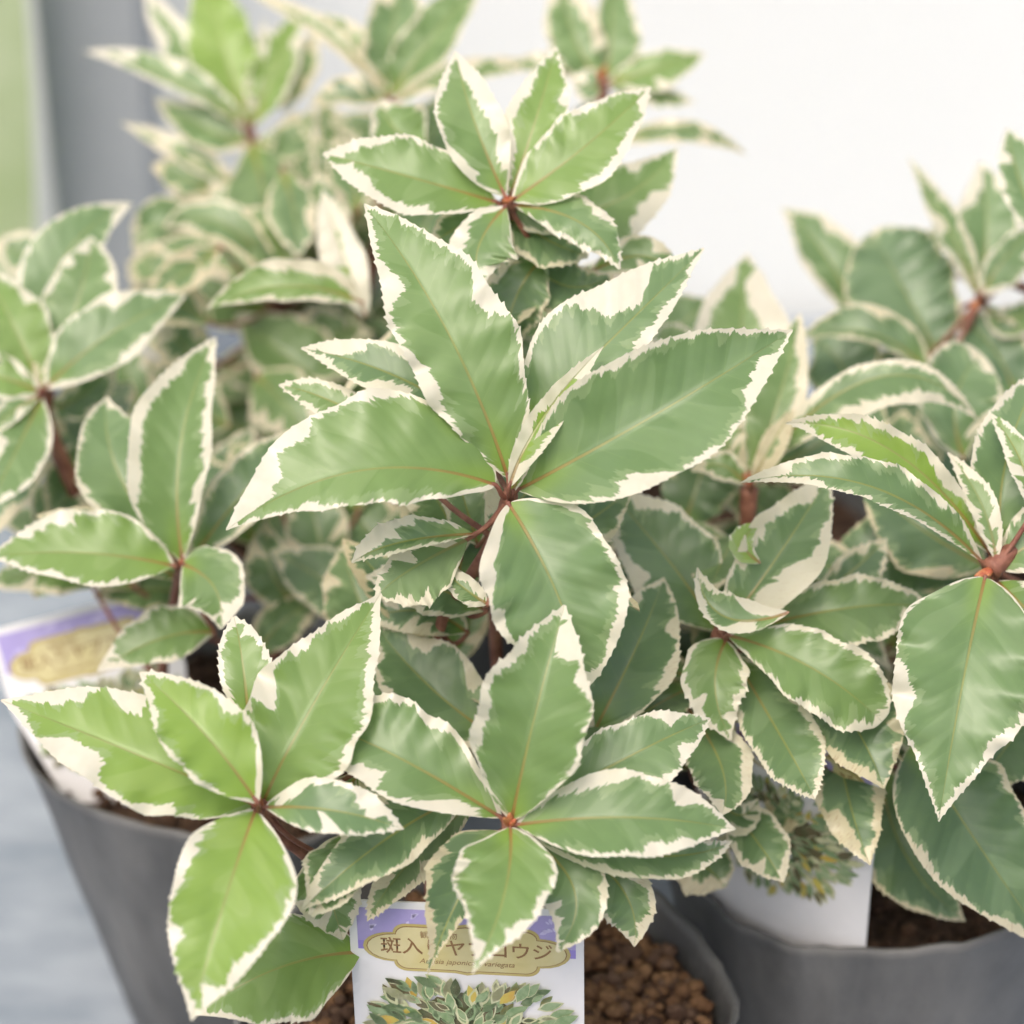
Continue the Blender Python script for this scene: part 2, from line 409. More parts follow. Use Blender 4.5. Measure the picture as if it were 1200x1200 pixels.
# ------------------------------------------------------------------ pots
POT_H, POT_R = 0.090, 0.0535
def make_pot(name, x, y, seed, label, soil_label, grains=False, dent=1.0, R0=POT_R, scale_b=0.70, flap=None):
    R = random.Random(seed)
    root = bpy.data.objects.new(name, None); COL.objects.link(root); root.location = (x, y, 0)
    tag(root, label, 'pot', 'film pots on the bench')
    NSEG, NR = 96, 26
    ph = [R.uniform(0, 6.28) for _ in range(6)]
    def fl(an):
        if flap is None: return 0.0
        q = (an - flap + math.pi) % (2 * math.pi) - math.pi
        return math.exp(-(q / 0.33) ** 2)
    def rad(an, z):
        f = z / POT_H
        r = R0 * (scale_b + (1 - scale_b) * f)
        d = 0.018 * math.sin(2 * an + ph[0]) + 0.012 * math.sin(3 * an + ph[1]) + 0.006 * math.sin(7 * an + ph[2] + 5 * f)
        return r * (1 + dent * d * (0.25 + 0.75 * f * f)) + 0.0035 * fl(an) * f * f * f + 0.0014 * dent * noise.noise(Vector((math.cos(an) * 3, math.sin(an) * 3, f * 3 + seed))) * (1 - 0.6 * f) + 0.0009 * dent * noise.noise(Vector((math.cos(an) * 9, math.sin(an) * 9, f * 3.5 + seed)))
    rimz = lambda an: POT_H + 0.0075 * fl(an) + 0.0022 * dent * math.sin(2 * an + ph[3]) + 0.0012 * math.sin(5 * an + ph[4])
    verts, faces = [], []
    T = 0.0007
    prof = [(i / NR) for i in range(NR + 1)]
    for f in prof:
        for k in range(NSEG):
            an = 6.28319 * k / NSEG; z = f * rimz(an)
            r = rad(an, f * POT_H) + (0.0007 if f > 0.965 else 0)
            verts.append((r * math.cos(an), r * math.sin(an), z))
    for f in prof[::-1]:
        for k in range(NSEG):
            an = 6.28319 * k / NSEG; z = max(f * rimz(an), 0.001)
            r = rad(an, f * POT_H) - T
            verts.append((r * math.cos(an), r * math.sin(an), z))
    n = 2 * (NR + 1)
    for i in range(n - 1):
        for k in range(NSEG):
            faces.append((i * NSEG + k, i * NSEG + (k + 1) % NSEG, (i + 1) * NSEG + (k + 1) % NSEG, (i + 1) * NSEG + k))
    faces.append(tuple(range(NSEG))[::-1]); faces.append(tuple((n - 1) * NSEG + k for k in range(NSEG)))
    link('pot_wall', mesh('pot_wall', verts, faces), M_POT, root)
    # soil
    sz = 0.079
    verts, faces = [(0, 0, sz)], []
    RR = 12
    for i in range(1, RR + 1):
        for k in range(64):
            an = 6.28319 * k / 64; r = (rad(an, sz) - (0.0016 if flap is None else 0.0026)) * i / RR
            p = Vector((r * math.cos(an), r * math.sin(an), 0))
            p.z = sz + 0.0022 * noise.noise(p * 90 + Vector((seed, 0, 0))) + 0.0015 * noise.noise(p * 300)
            verts.append(p)
    for k in range(64): faces.append((0, 1 + k, 1 + (k + 1) % 64))
    for i in range(RR - 1):
        for k in range(64):
            a0 = 1 + i * 64; faces.append((a0 + k, a0 + 64 + k, a0 + 64 + (k + 1) % 64, a0 + (k + 1) % 64))
    s = link('potting_soil', mesh('potting_soil', verts, faces), M_SOIL); s.location = (x, y, 0)
    tag(s, soil_label, 'soil', kind='stuff')
    # granules on the soil
    bm = bmesh.new(); bmesh.ops.create_icosphere(bm, subdivisions=1, radius=1.0)
    bv = [v.co.copy() for v in bm.verts]; bf = [tuple(v.index for v in f.verts) for f in bm.faces]; bm.free()
    verts, faces, colr = [], [], []
    for i in range(2300 if grains else 420):
        an = R.uniform(0, 6.283); rr = math.sqrt(R.random())
        sz_ = R.choice((R.uniform(0.0008, 0.0016), R.uniform(0.0014, 0.0024), R.uniform(0.0018, 0.0029))) if grains else R.uniform(0.0006, 0.002)
        r = rr * max(rad(an, sz) - sz_ * 1.4 - (0 if flap is None else 0.0022), 0)
        c = Vector((r * math.cos(an), r * math.sin(an), sz + R.uniform(0.0, 0.0035)))
        rot = Matrix.Rotation(R.uniform(0, 6), 3, 'X') @ Matrix.Rotation(R.uniform(0, 6), 3, 'Z')
        sc = Vector((R.uniform(.75, 1.25), R.uniform(.75, 1.2), R.uniform(.6, 1.0)))
        b0 = len(verts)
        for v in bv:
            q = Vector((v.x * sc.x, v.y * sc.y, v.z * sc.z)) * sz_ * (1 + 0.22 * noise.noise(v * 1.7 + Vector((i, 0, 0))))
            verts.append(c + rot @ q)
        faces += [tuple(b0 + q for q in f) for f in bf]
        if grains:
            k = R.random(); base = Vector((0.18, 0.095, 0.048)).lerp(Vector((0.33, 0.19, 0.095)), R.random()) if k < 0.55 else Vector((0.07, 0.04, 0.026)).lerp(Vector((0.19, 0.12, 0.08)), R.random())
        else: base = Vector((0.05, 0.03, 0.02)).lerp(Vector((0.15, 0.09, 0.055)), R.random())
        colr += [(*base, 1.0)] * len(bv)
    me = mesh('soil_granules', verts, faces)
    ca = me.color_attributes.new('gc', 'FLOAT_COLOR', 'POINT'); ca.data.foreach_set('color', [c for q in colr for c in q])
    gobj = link('soil_granules', me, M_GRAIN); gobj.location = (x, y, 0)
    tag(gobj, ('loose red-brown clay granules filling ' if grains else 'fine dark granules over the soil in ') + soil_label.split(' in ')[-1], 'granules', kind='stuff')
    return root

POTS = {'C': (-0.0056, -0.023), 'L': (-0.073, 0.087), 'R': (0.0900, 0.0437), 'B': (-0.035, 0.205), 'D': (0.060, 0.20), 'E': (0.165, 0.150)}
make_pot('film_pot', *POTS['C'], 3, 'grey film pot filled with coarse red-brown granules', 'dark potting soil in the pot of red-brown granules', True)
make_pot('film_pot', *POTS['L'], 5, 'dark grey film pot beside the open pale blue-grey bench', 'dark potting soil in the pot beside the open bench', scale_b=0.6)
make_pot('film_pot', *POTS['R'], 11, 'grey film pot with light sheen, label showing a leafy picture inside its front rim', 'dark potting soil in the pot with the leafy picture label', dent=1.4, flap=-1.0)
make_pot('film_pot', *POTS['B'], 21, 'grey film pot hidden under the tall plant by the grey post', 'dark potting soil in the pot under the tall plant')
make_pot('film_pot', *POTS['D'], 23, 'grey film pot hidden at the foot of the white wall', 'dark potting soil in the pot at the foot of the wall')
make_pot('film_pot', *POTS['E'], 27, 'grey film pot behind the pot with the leafy picture label', 'dark potting soil in the pot behind the picture-label pot')

# ------------------------------------------------------------------ plants
# each shoot: plant, node pixel (x, y), depth, way points of the stem below the node (px, py, depth), stem radius mm, leaves
# each leaf: base x y, mid x y, tip x y (photo pixels), half widths left / right of the rib, options
SHOOTS = [
 ('C', 598, 966, 0.470, [(592, 1010, 0.485), (575, 1100, 0.505)], 1.5, [
  (601, 957, 627, 838, 662, 708, 64, 60, {'bl': [('R', .80, 34, .07), ('L', .30, 20, .08), ('L', .72, 16, .04)], 'y': .25, 'd': -1, 'dt': 5, 'wave': .6}),
  (574, 948, 452, 880, 362, 848, 44, 60, {'bl': [('L', .42, 22, .1), ('R', .60, 18, .08), ('R', .25, 16, .06)], 'y': .2, 'd': 2}),
  (598, 974, 590, 1052, 553, 1142, 50, 60, {'bl': [('R', .14, 18, .08), ('L', .60, 18, .06)], 'y': .35, 'dt': -150, 'd': -2, 'a': .66, 'b': 1.6}),
  (612, 968, 738, 958, 863, 972, 50, 44, {'bl': [('L', .70, 26, .08), ('R', .62, 17, .1)], 'y': .15, 'd': -1}),
  (625, 945, 740, 885, 833, 842, 38, 46, {'y': .12, 'd': 7}),
  (612, 985, 672, 1040, 652, 1116, 38, 42, {'y': .1, 'd': 7, 'o': .2, 'dt': -70}),
  (655, 985, 728, 1040, 743, 1110, 32, 42, {'y': .1, 'd': 12, 'o': .35, 'bl': [('L', .85, 14, .1)], 'dt': -40}),
  (640, 990, 765, 1003, 858, 985, 20, 26, {'y': .1, 'd': 5, 'o': .2}),
  (570, 985, 536, 1056, 499, 1149, 22, 46, {'a': .8, 'b': 2.1, 'y': .0, 'd': 5, 'o': .7, 'dt': -25, 'c': .6, 'bl': [('R', .2, 14, .1)], 'wave': .4}),
 ]),
 ('C', 304, 945, 0.468, [(330, 980, 0.480), (372, 1020, 0.49), (410, 1120, 0.50)], 1.6, [
  (298, 944, 165, 886, 0, 820, 54, 68, {'bl': [('L', .70, 36, .09), ('R', .52, 34, .07), ('R', .75, 20, .12)], 'y': .72, 'd': 3}),
  (300, 938, 238, 858, 163, 787, 44, 46, {'y': .8, 'd': -9, 'c': .9}),
  (313, 938, 360, 838, 447, 694, 66, 64, {'bl': [('L', .42, 38, .07), ('L', .62, 16, .1), ('R', .72, 14, .12)], 'y': .45, 'd': 3}),
  (292, 850, 284, 775, 274, 722, 27, 30, {'y': .45, 'd': 9}),
  (318, 948, 392, 950, 474, 972, 34, 26, {'bl': [('L', .75, 24, .09)], 'y': .05, 'd': -3}),
  (293, 955, 262, 1060, 224, 1197, 70, 62, {'bl': [('R', .55, 24, .05), ('R', .2, 16, .12), ('L', .65, 18, .06)], 'y': .76, 'a': .68, 'b': 1.15, 'dt': -140, 'd': -4}),
  (405, 975, 393, 1025, 364, 1073, 30, 36, {'y': .1, 'd': 12, 'o': .3}),
  (372, 1000, 385, 1045, 402, 1102, 38, 40, {'y': .3, 'd': 16, 'o': .3, 'dt': -20}),
  (424, 1116, 325, 1135, 228, 1190, 62, 58, {'y': .5, 'd': 20, 'o': .15, 'dt': -70}),
  (548, 930, 450, 985, 352, 1068, 34, 36, {'y': .05, 'd': 18, 'o': .35}),
  (420, 905, 415, 935, 470, 915, 20, 28, {'y': .05, 'd': 8, 'o': .3}),
  (560, 935, 480, 1010, 430, 1080, 24, 24, {'y': .05, 'd': 28, 'o': .5, 'under': True}),
 ]),
 ('C', 598, 580, 0.487, [(578, 630, 0.497), (545, 685, 0.508), (515, 740, 0.518), (505, 900, 0.525)], 1.6, [
  (592, 532, 524, 388, 426, 238, 54, 68, {'bl': [('L', .72, 30, .07), ('L', .36, 22, .06), ('R', .42, 26, .06)], 'y': .3, 'd': -2, 'dt': 40}),
  (612, 500, 702, 412, 826, 290, 64, 38, {'bl': [('L', .68, 44, .08), ('R', .6, 12, .2)], 'y': .1, 'd': 8}),
  (618, 566, 766, 487, 930, 386, 76, 70, {'bl': [('R', .72, 22, .05), ('R', .88, 24, .05)], 'y': .12, 'd': -2, 'dt': 0, 'tilt': .4}),
  (594, 560, 636, 490, 708, 405, 14, 20, {'c': 2.0, 'y': .8, 'd': -6, 'fold': .8, 'bl': [('L', .6, 12, .3)]}),
  (556, 552, 420, 552, 264, 622, 38, 82, {'bl': [('R', .80, 40, .1), ('R', .60, 22, .05), ('R', .95, 30, .05)], 'y': .35, 'd': -4, 'dt': -40, 'dm': -50, 'a': .6}),
  (592, 604, 652, 694, 688, 806, 76, 74, {'bl': [('R', .10, 34, .06), ('R', .3, 18, .1), ('L', .5, 16, .1)], 'y': .12, 'd': -4, 'dt': -30, 'a': .55, 'b': .85}),
  (560, 498, 462, 440, 352, 408, 28, 34, {'bl': [('L', .38, 28, .05)], 'y': .05, 'd': 16, 'o': .1}),
  (455, 508, 388, 470, 326, 451, 20, 20, {'y': .3, 'd': 20, 'o': .1}),
  (556, 626, 468, 636, 412, 660, 10, 26, {'y': .05, 'd': 2, 'bl': [('R', .75, 22, .2)], 'fold': .6}),
  (548, 632, 480, 668, 440, 700, 42, 24, {'y': .05, 'd': 9, 'under': True, 'o': .2}),
  (572, 708, 545, 690, 510, 660, 14, 14, {'y': .1, 'd': 2, 'bl': [('R', .6, 10, .2)]}),
  (570, 716, 500, 686, 428, 676, 30, 30, {'y': .1, 'd': 26, 'o': .35}),
  (548, 742, 492, 716, 420, 728, 26, 28, {'y': .05, 'd': 34, 'o': .5}),
  (640, 640, 690, 610, 742, 572, 26, 30, {'y': .05, 'd': 34, 'o': .45}),
  (630, 560, 660, 500, 640, 440, 30, 30, {'y': .1, 'd': 34, 'o': .3}),
  (540, 650, 515, 590, 470, 530, 34, 34, {'y': .15, 'd': 30, 'o': .4}),
  (560, 640, 545, 590, 530, 545, 24, 26, {'y': .15, 'd': 24, 'o': .3}),
  (604, 575, 612, 540, 622, 505, 9, 9, {'y': .9, 'd': -4, 'lod': 2, 'c': .4}),
 ]),
 ('C', 520, 860, 0.515, [(515, 960, 0.525)], 1.6, [
  (588, 868, 505, 806, 437, 728, 48, 50, {'bl': [('R', .62, 22, .1)], 'y': .05, 'o': .35, 'd': 0}),
  (690, 868, 744, 762, 778, 676, 44, 48, {'bl': [('R', .6, 20, .06), ('R', .35, 14, .1)], 'y': .03, 'o': .35, 'd': 0}),
  (470, 860, 455, 800, 440, 755, 30, 36, {'y': .05, 'o': .6, 'd': 12}),
 ]),
 ('C', 595, 238, 0.525, [(600, 275, 0.540), (605, 380, 0.55), (600, 520, 0.545), (580, 700, 0.545)], 1.7, [
  (589, 222, 555, 140, 534, 60, 40, 32, {'bl': [('R', .45, 20, .3), ('R', .8, 22, .2)], 'y': .3, 'o': 0, 'd': -2}),
  (600, 224, 628, 140, 652, 54, 32, 34, {'bl': [('L', .5, 12, .2)], 'y': .55, 'o': 0, 'd': 1}),
  (604, 233, 685, 172, 763, 101, 40, 40, {'y': .5, 'o': 0, 'd': -3, 'bl': [('R', .5, 12, .2)]}),
  (566, 236, 472, 205, 378, 180, 38, 42, {'bl': [('R', .72, 14, .1), ('L', .55, 14, .1)], 'y': .35, 'o': 0, 'd': -1}),
  (590, 246, 560, 292, 568, 334, 42, 30, {'bl': [('R', .35, 16, .15), ('L', .75, 14, .1)], 'y': .2, 'o': 0, 'd': -4, 'dt': -50}),
  (612, 244, 682, 262, 726, 316, 26, 24, {'y': .15, 'o': 0, 'd': -2, 'fold': -.2}),
  (600, 262, 640, 280, 690, 300, 26, 30, {'y': .05, 'o': .5, 'd': 10}),
  (598, 290, 650, 330, 720, 322, 34, 34, {'y': .0, 'o': .6, 'd': 16}),
  (612, 262, 712, 240, 795, 172, 42, 44, {'y': .35, 'o': .1, 'd': 40, 'bl': [('R', .65, 24, .1)]}),
  (640, 300, 604, 350, 588, 428, 34, 34, {'y': .05, 'o': .5, 'd': 6, 'dt': -10}),
  (600, 255, 570, 300, 545, 350, 28, 30, {'y': .1, 'o': .4, 'd': 9, 'dt': -20}),
  (605, 250, 640, 246, 690, 232, 20, 26, {'y': .2, 'o': .2, 'd': 8}),
  (588, 250, 545, 262, 500, 290, 22, 24, {'y': .1, 'o': .3, 'd': 10}),
  (690, 320, 755, 300, 790, 330, 22, 22, {'y': .2, 'o': .3, 'd': 20}),
 ]),
 ('L', 50, 459, 0.590, [(56, 500, 0.593), (95, 590, 0.60), (140, 700, 0.61)], 2.6, [
  (28, 420, 70, 310, 156, 238, 38, 34, {'y': .1, 'o': 0, 'd': 12}),
  (55, 440, 92, 350, 106, 276, 36, 44, {'y': .2, 'o': 0, 'd': 4}),
  (56, 452, 128, 392, 219, 346, 40, 34, {'y': .12, 'o': 0, 'd': -4}),
  (46, 452, 18, 385, -22, 310, 34, 38, {'y': .5, 'o': 0, 'd': 0}),
  (44, 460, -10, 440, -60, 440, 24, 24, {'y': .5, 'o': 0, 'd': -4}),
  (48, 472, 18, 530, -14, 596, 34, 26, {'y': .2, 'o': 0, 'd': -6}),
  (40, 470, 10, 486, -30, 520, 10, 14, {'y': .2, 'o': 0, 'd': -8}),
  (62, 510, 100, 460, 136, 412, 20, 24, {'y': .0, 'o': .3, 'd': 14}),
  (50, 454, 46, 440, 40, 425, 6, 6, {'y': .8, 'd': -3, 'lod': 2}),
 ]),
 ('L', 214, 662, 0.545, [(205, 700, 0.56), (190, 800, 0.58)], 1.6, [
  (214, 655, 212, 520, 254, 394, 58, 32, {'bl': [('L', .5, 16, .3), ('L', .22, 20, .05), ('R', .62, 12, .2)], 'y': .25, 'o': 0, 'd': -2}),
  (192, 648, 138, 552, 126, 464, 44, 56, {'y': .12, 'o': .15, 'd': 8}),
  (192, 666, 100, 648, -14, 652, 34, 48, {'y': .5, 'o': 0, 'd': -6, 'bl': [('R', .6, 14, .2)]}),
  (214, 660, 252, 690, 258, 738, 38, 44, {'y': .2, 'o': 0, 'd': -5, 'a': .5, 'dt': -60, 'bl': [('L', .7, 12, .2)]}),
  (234, 652, 290, 572, 356, 500, 34, 30, {'y': .0, 'o': .25, 'd': 12, 'c': 1.4}),
  (252, 742, 190, 748, 114, 786, 26, 34, {'y': .3, 'o': .1, 'd': 10}),
  (216, 650, 180, 620, 112, 575, 24, 24, {'y': .0, 'o': .2, 'd': 16}),
  (40, 700, 60, 640, 50, 600, 40, 40, {'y': .3, 'o': .5, 'd': 70}),
  (110, 690, 60, 670, -20, 690, 24, 30, {'y': .4, 'o': .4, 'd': 50}),
 ]),
 ('R', 846, 742, 0.518, [(828, 790, 0.53), (800, 850, 0.545), (860, 1000, 0.57)], 2.0, [
  (852, 735, 918, 642, 972, 556, 42, 46, {'bl': [('R', .28, 40, .2), ('R', .55, 18, .1), ('L', .55, 18, .3)], 'y': .08, 'o': .15, 'd': 0}),
  (926, 717, 848, 722, 817, 664, 14, 26, {'y': .1, 'o': .05, 'd': -12, 'bl': [('L', .9, 8, .1)], 'wave': .4, 'free': 1}),
  (862, 748, 950, 782, 1034, 846, 44, 42, {'y': .28, 'o': .05, 'd': -4, 'b': .5, 'dt': -50}),
  (858, 762, 838, 806, 857, 868, 36, 36, {'y': .3, 'o': .1, 'd': -2, 'a': .5, 'dt': -40}),
  (868, 790, 918, 868, 955, 937, 40, 34, {'y': .08, 'o': .3, 'd': 8}),
  (975, 820, 992, 925, 1020, 1014, 40, 36, {'y': .0, 'o': .75, 'd': 22, 'bl': [('R', .72, 24, .2), ('L', .5, 12, .3)]}),
  (893, 738, 998, 712, 1092, 712, 34, 42, {'y': .18, 'o': .2, 'd': 8}),
  (960, 700, 1000, 668, 1040, 630, 20, 30, {'y': .0, 'o': .4, 'd': 22}),
  (836, 738, 782, 655, 706, 568, 48, 52, {'y': .05, 'o': .2, 'd': 14, 'bl': [('L', .5, 12, .3)]}),
  (806, 830, 846, 900, 845, 956, 34, 34, {'y': .1, 'o': .3, 'd': 4, 'bl': [('L', .4, 14, .3), ('R', .85, 16, .1)]}),
  (835, 930, 866, 955, 888, 935, 16, 22, {'y': .05, 'o': .3, 'd': 8}),
  (850, 940, 890, 990, 918, 1034, 32, 28, {'y': .05, 'o': .3, 'd': 14, 'bl': [('L', .8, 12, .2)]}),
  (790, 985, 830, 1018, 850, 1040, 30, 36, {'y': .05, 'o': .5, 'd': 26, 'bl': [('R', .5, 24, .4)]}),
  (905, 880, 930, 930, 900, 990, 20, 34, {'y': .05, 'o': .9, 'd': 34, 'c': 3.0}),
  (950, 790, 1000, 848, 1036, 925, 54, 44, {'y': .0, 'o': .7, 'd': 7, 'bl': [('R', .7, 14, .2)]}),
  (892, 660, 872, 636, 893, 612, 16, 10, {'y': .8, 'o': 0, 'd': -2, 'c': .15, 'lod': 2, 'free': 1}),
 ]),
 ('R', 878, 572, 0.555, [(872, 640, 0.56), (850, 740, 0.575), (900, 900, 0.59)], 2.1, [
  (872, 560, 868, 420, 876, 296, 56, 60, {'y': .35, 'o': .1, 'd': 30, 'bl': [('R', .6, 36, .25), ('L', .7, 16, .2)]}),
  (884, 548, 912, 470, 938, 366, 34, 30, {'y': .3, 'o': .35, 'd': 8, 'bl': [('R', .5, 16, .4)]}),
  (888, 520, 1030, 442, 1146, 492, 18, 34, {'y': .12, 'o': .2, 'd': 6, 'dt': -20, 'bl': [('R', .5, 13, .3)]}),
  (870, 566, 845, 545, 810, 552, 16, 16, {'y': .4, 'o': .4, 'd': -2}),
  (886, 560, 905, 520, 930, 480, 12, 16, {'y': .5, 'o': .8, 'd': -4, 'c': 3.}),
  (866, 550, 850, 510, 858, 470, 20, 20, {'y': .4, 'o': .5, 'd': 6}),
  (850, 540, 800, 430, 770, 385, 34, 34, {'y': .3, 'o': .2, 'd': 24}),
 ]),
 ('R', 1160, 668, 0.503, [(1198, 640, 0.508), (1262, 640, 0.53), (1260, 800, 0.57)], 2.4, [
  (1162, 622, 1048, 530, 920, 496, 30, 24, {'y': .85, 'o': .1, 'd': 6, 'dt': -30, 'tilt': .2, 'c': .8, 'bl': [('R', .5, 8, .5)]}),
  (1140, 648, 1020, 570, 866, 566, 14, 30, {'y': .1, 'o': .1, 'd': 2, 'dt': -60, 'bl': [('R', .88, 18, .1)], 'dm': -60}),
  (1178, 644, 1150, 590, 1110, 530, 14, 16, {'y': .3, 'o': .1, 'd': 0, 'under': True}),
  (1196, 640, 1180, 535, 1230, 425, 38, 60, {'y': .08, 'o': .05, 'd': 6}),
  (1210, 600, 1196, 540, 1160, 484, 14, 18, {'y': .4, 'o': 0, 'd': -2}),
  (1146, 688, 1126, 812, 1100, 964, 82, 80, {'y': .15, 'o': 0, 'd': -4, 'bl': [('R', .46, 30, .05), ('L', .55, 18, .06)], 'dt': -90, 'tilt': .3, 'a': .6, 'b': 1.3}),
  (1070, 870, 1130, 965, 1236, 1120, 66, 64, {'y': .0, 'o': .55, 'd': 26, 'dt': -60}),
  (1030, 890, 1060, 1000, 1132, 1080, 44, 44, {'y': .15, 'o': .8, 'd': 46, 'dt': -40}),
  (1240, 780, 1190, 860, 1140, 925, 50, 40, {'y': .05, 'o': .5, 'd': 44}),
  (1180, 700, 1230, 740, 1290, 800, 36, 36, {'y': .15, 'o': .1, 'd': 2}),
  (1170, 660, 1230, 620, 1300, 560, 34, 34, {'y': .15, 'o': .1, 'd': 2}),
  (1150, 655, 1080, 620, 1010, 560, 46, 50, {'y': .0, 'o': .75, 'd': 50}),
  (1140, 680, 1060, 650, 980, 640, 40, 60, {'y': .0, 'o': .7, 'd': 56, 'c': .4}),
 ]),
 ('E', 1148, 352, 0.620, [(1180, 330, 0.622), (1230, 370, 0.63), (1250, 500, 0.64)], 1.8, [
  (1146, 345, 1112, 268, 1064, 184, 14, 16, {'y': .15, 'o': .1, 'd': 0, 'fold': .7}),
  (1150, 338, 1156, 262, 1148, 188, 32, 38, {'y': .12, 'o': .1, 'd': 6, 'bl': [('L', .8, 20, .2)]}),
  (1152, 340, 1180, 300, 1226, 256, 16, 28, {'y': .12, 'o': .1, 'd': -4}),
  (1160, 360, 1190, 372, 1230, 330, 14, 22, {'y': .3, 'o': .2, 'd': 4}),
  (1225, 280, 1196, 215, 1180, 150, 22, 40, {'y': .1, 'o': 0, 'd': -50}),
  (1110, 440, 1066, 352, 1020, 272, 58, 58, {'y': .0, 'o': .55, 'd': 4, 'b': .55, 'c': .9}),
  (1004, 376, 968, 300, 915, 244, 26, 34, {'y': .15, 'o': .2, 'd': 22}),
  (1090, 440, 1020, 390, 934, 398, 10, 30, {'y': .05, 'o': .45, 'd': -14, 'under': False}),
  (1195, 480, 1165, 410, 1118, 370, 34, 36, {'y': .0, 'o': .6, 'd': -2}),
  (1130, 540, 1120, 470, 1150, 414, 44, 52, {'y': .05, 'o': .25, 'd': -40, 'b': .5, 'c': 1.2}),
  (1090, 300, 1098, 280, 1108, 262, 14, 14, {'y': .3, 'o': .1, 'd': 30}),
  (1010, 480, 980, 420, 950, 400, 40, 46, {'y': .0, 'o': .8, 'd': 0, 'c': .5}),
  (1060, 520, 1050, 460, 1060, 400, 50, 40, {'y': .0, 'o': .8, 'd': 4}),
  (1130, 580, 1110, 520, 1080, 470, 40, 40, {'y': .0, 'o': .7, 'd': -10}),
 ]),
 ('B', 292, 152, 0.690, [(294, 200, 0.692), (300, 320, 0.70), (320, 460, 0.71)], 2.0, [
  (290, 142, 262, 55, 236, -40, 40, 36, {'y': .75, 'o': 0, 'd': 0, 'c': .2}),
  (284, 148, 205, 92, 98, 60, 12, 20, {'y': .2, 'o': 0, 'd': -8}),
  (276, 132, 222, 70, 166, -22, 24, 22, {'y': .2, 'o': 0, 'd': 2, 'c': 3.}),
  (300, 142, 322, 80, 352, 12, 26, 24, {'y': .6, 'o': 0, 'd': 0}),
  (296, 142, 300, 90, 310, 20, 10, 16, {'y': .6, 'o': 0, 'd': 10, 'c': 2.}),
  (290, 196, 240, 150, 180, 116, 22, 26, {'y': .2, 'o': .3, 'd': -6, 'c': 1.6}),
  (284, 222, 220, 180, 142, 144, 14, 14, {'y': .1, 'o': .3, 'd': -8, 'c': 1.6}),
  (296, 186, 312, 250, 312, 322, 46, 44, {'y': .25, 'o': .7, 'd': -6, 'c': .6}),
  (306, 180, 340, 165, 366, 124, 22, 20, {'y': .2, 'o': .6, 'd': -2}),
  (300, 210, 345, 210, 372, 160, 26, 30, {'y': .2, 'o': .7, 'd': -4}),
 ]),
 ('B', 455, 118, 0.660, [(450, 180, 0.665), (440, 300, 0.67), (400, 460, 0.69)], 2.1, [
  (456, 112, 460, 40, 476, -60, 32, 36, {'y': .2, 'o': .5, 'd': 0, 'bl': [('L', .8, 24, .2)]}),
  (460, 112, 505, 45, 570, -30, 30, 26, {'y': .3, 'o': .3, 'd': -4}),
  (448, 118, 420, 50, 365, 18, 10, 14, {'y': .3, 'o': .4, 'd': 0}),
  (446, 130, 410, 110, 362, 122, 12, 20, {'y': .0, 'o': .6, 'd': -4}),
  (450, 100, 380, 40, 280, -14, 8, 14, {'y': .3, 'o': .5, 'd': 2, 'c': 2.}),
  (470, 130, 540, 85, 660, 78, 14, 12, {'y': .3, 'o': .4, 'd': -6}),
  (500, 180, 462, 150, 448, 116, 26, 40, {'y': .35, 'o': .1, 'd': -70}),
  (430, 372, 402, 300, 378, 222, 24, 22, {'y': .8, 'o': .0, 'd': -70, 'c': 5.0, 'fold': .5}),
  (428, 356, 335, 335, 242, 362, 16, 30, {'y': .45, 'o': .2, 'd': -80, 'bl': [('R', .25, 16, .3)]}),
  (400, 300, 380, 250, 372, 200, 26, 26, {'y': .1, 'o': .3, 'd': -20, 'c': 1.6}),
 ]),
 ('D', 705, 96, 0.650, [(712, 200, 0.655), (720, 330, 0.66)], 1.8, [
  (700, 92, 672, 40, 655, -40, 30, 32, {'y': .3, 'o': .4, 'd': 0, 'bl': [('R', .5, 16, .3)]}),
  (712, 92, 716, 40, 716, -40, 20, 32, {'y': .25, 'o': .2, 'd': 2}),
  (722, 98, 770, 80, 828, 62, 20, 24, {'y': .45, 'o': .1, 'd': 0}),
  (720, 104, 770, 110, 815, 120, 10, 14, {'y': .2, 'o': .1, 'd': 4}),
  (716, 172, 798, 150, 876, 182, 10, 16, {'y': .2, 'o': .5, 'd': -6}),
  (696, 100, 640, 76, 590, 84, 10, 14, {'y': .2, 'o': .3, 'd': 2}),
  (700, 110, 690, 100, 668, 90, 18, 20, {'y': .1, 'o': .2, 'd': -20}),
 ]),
]
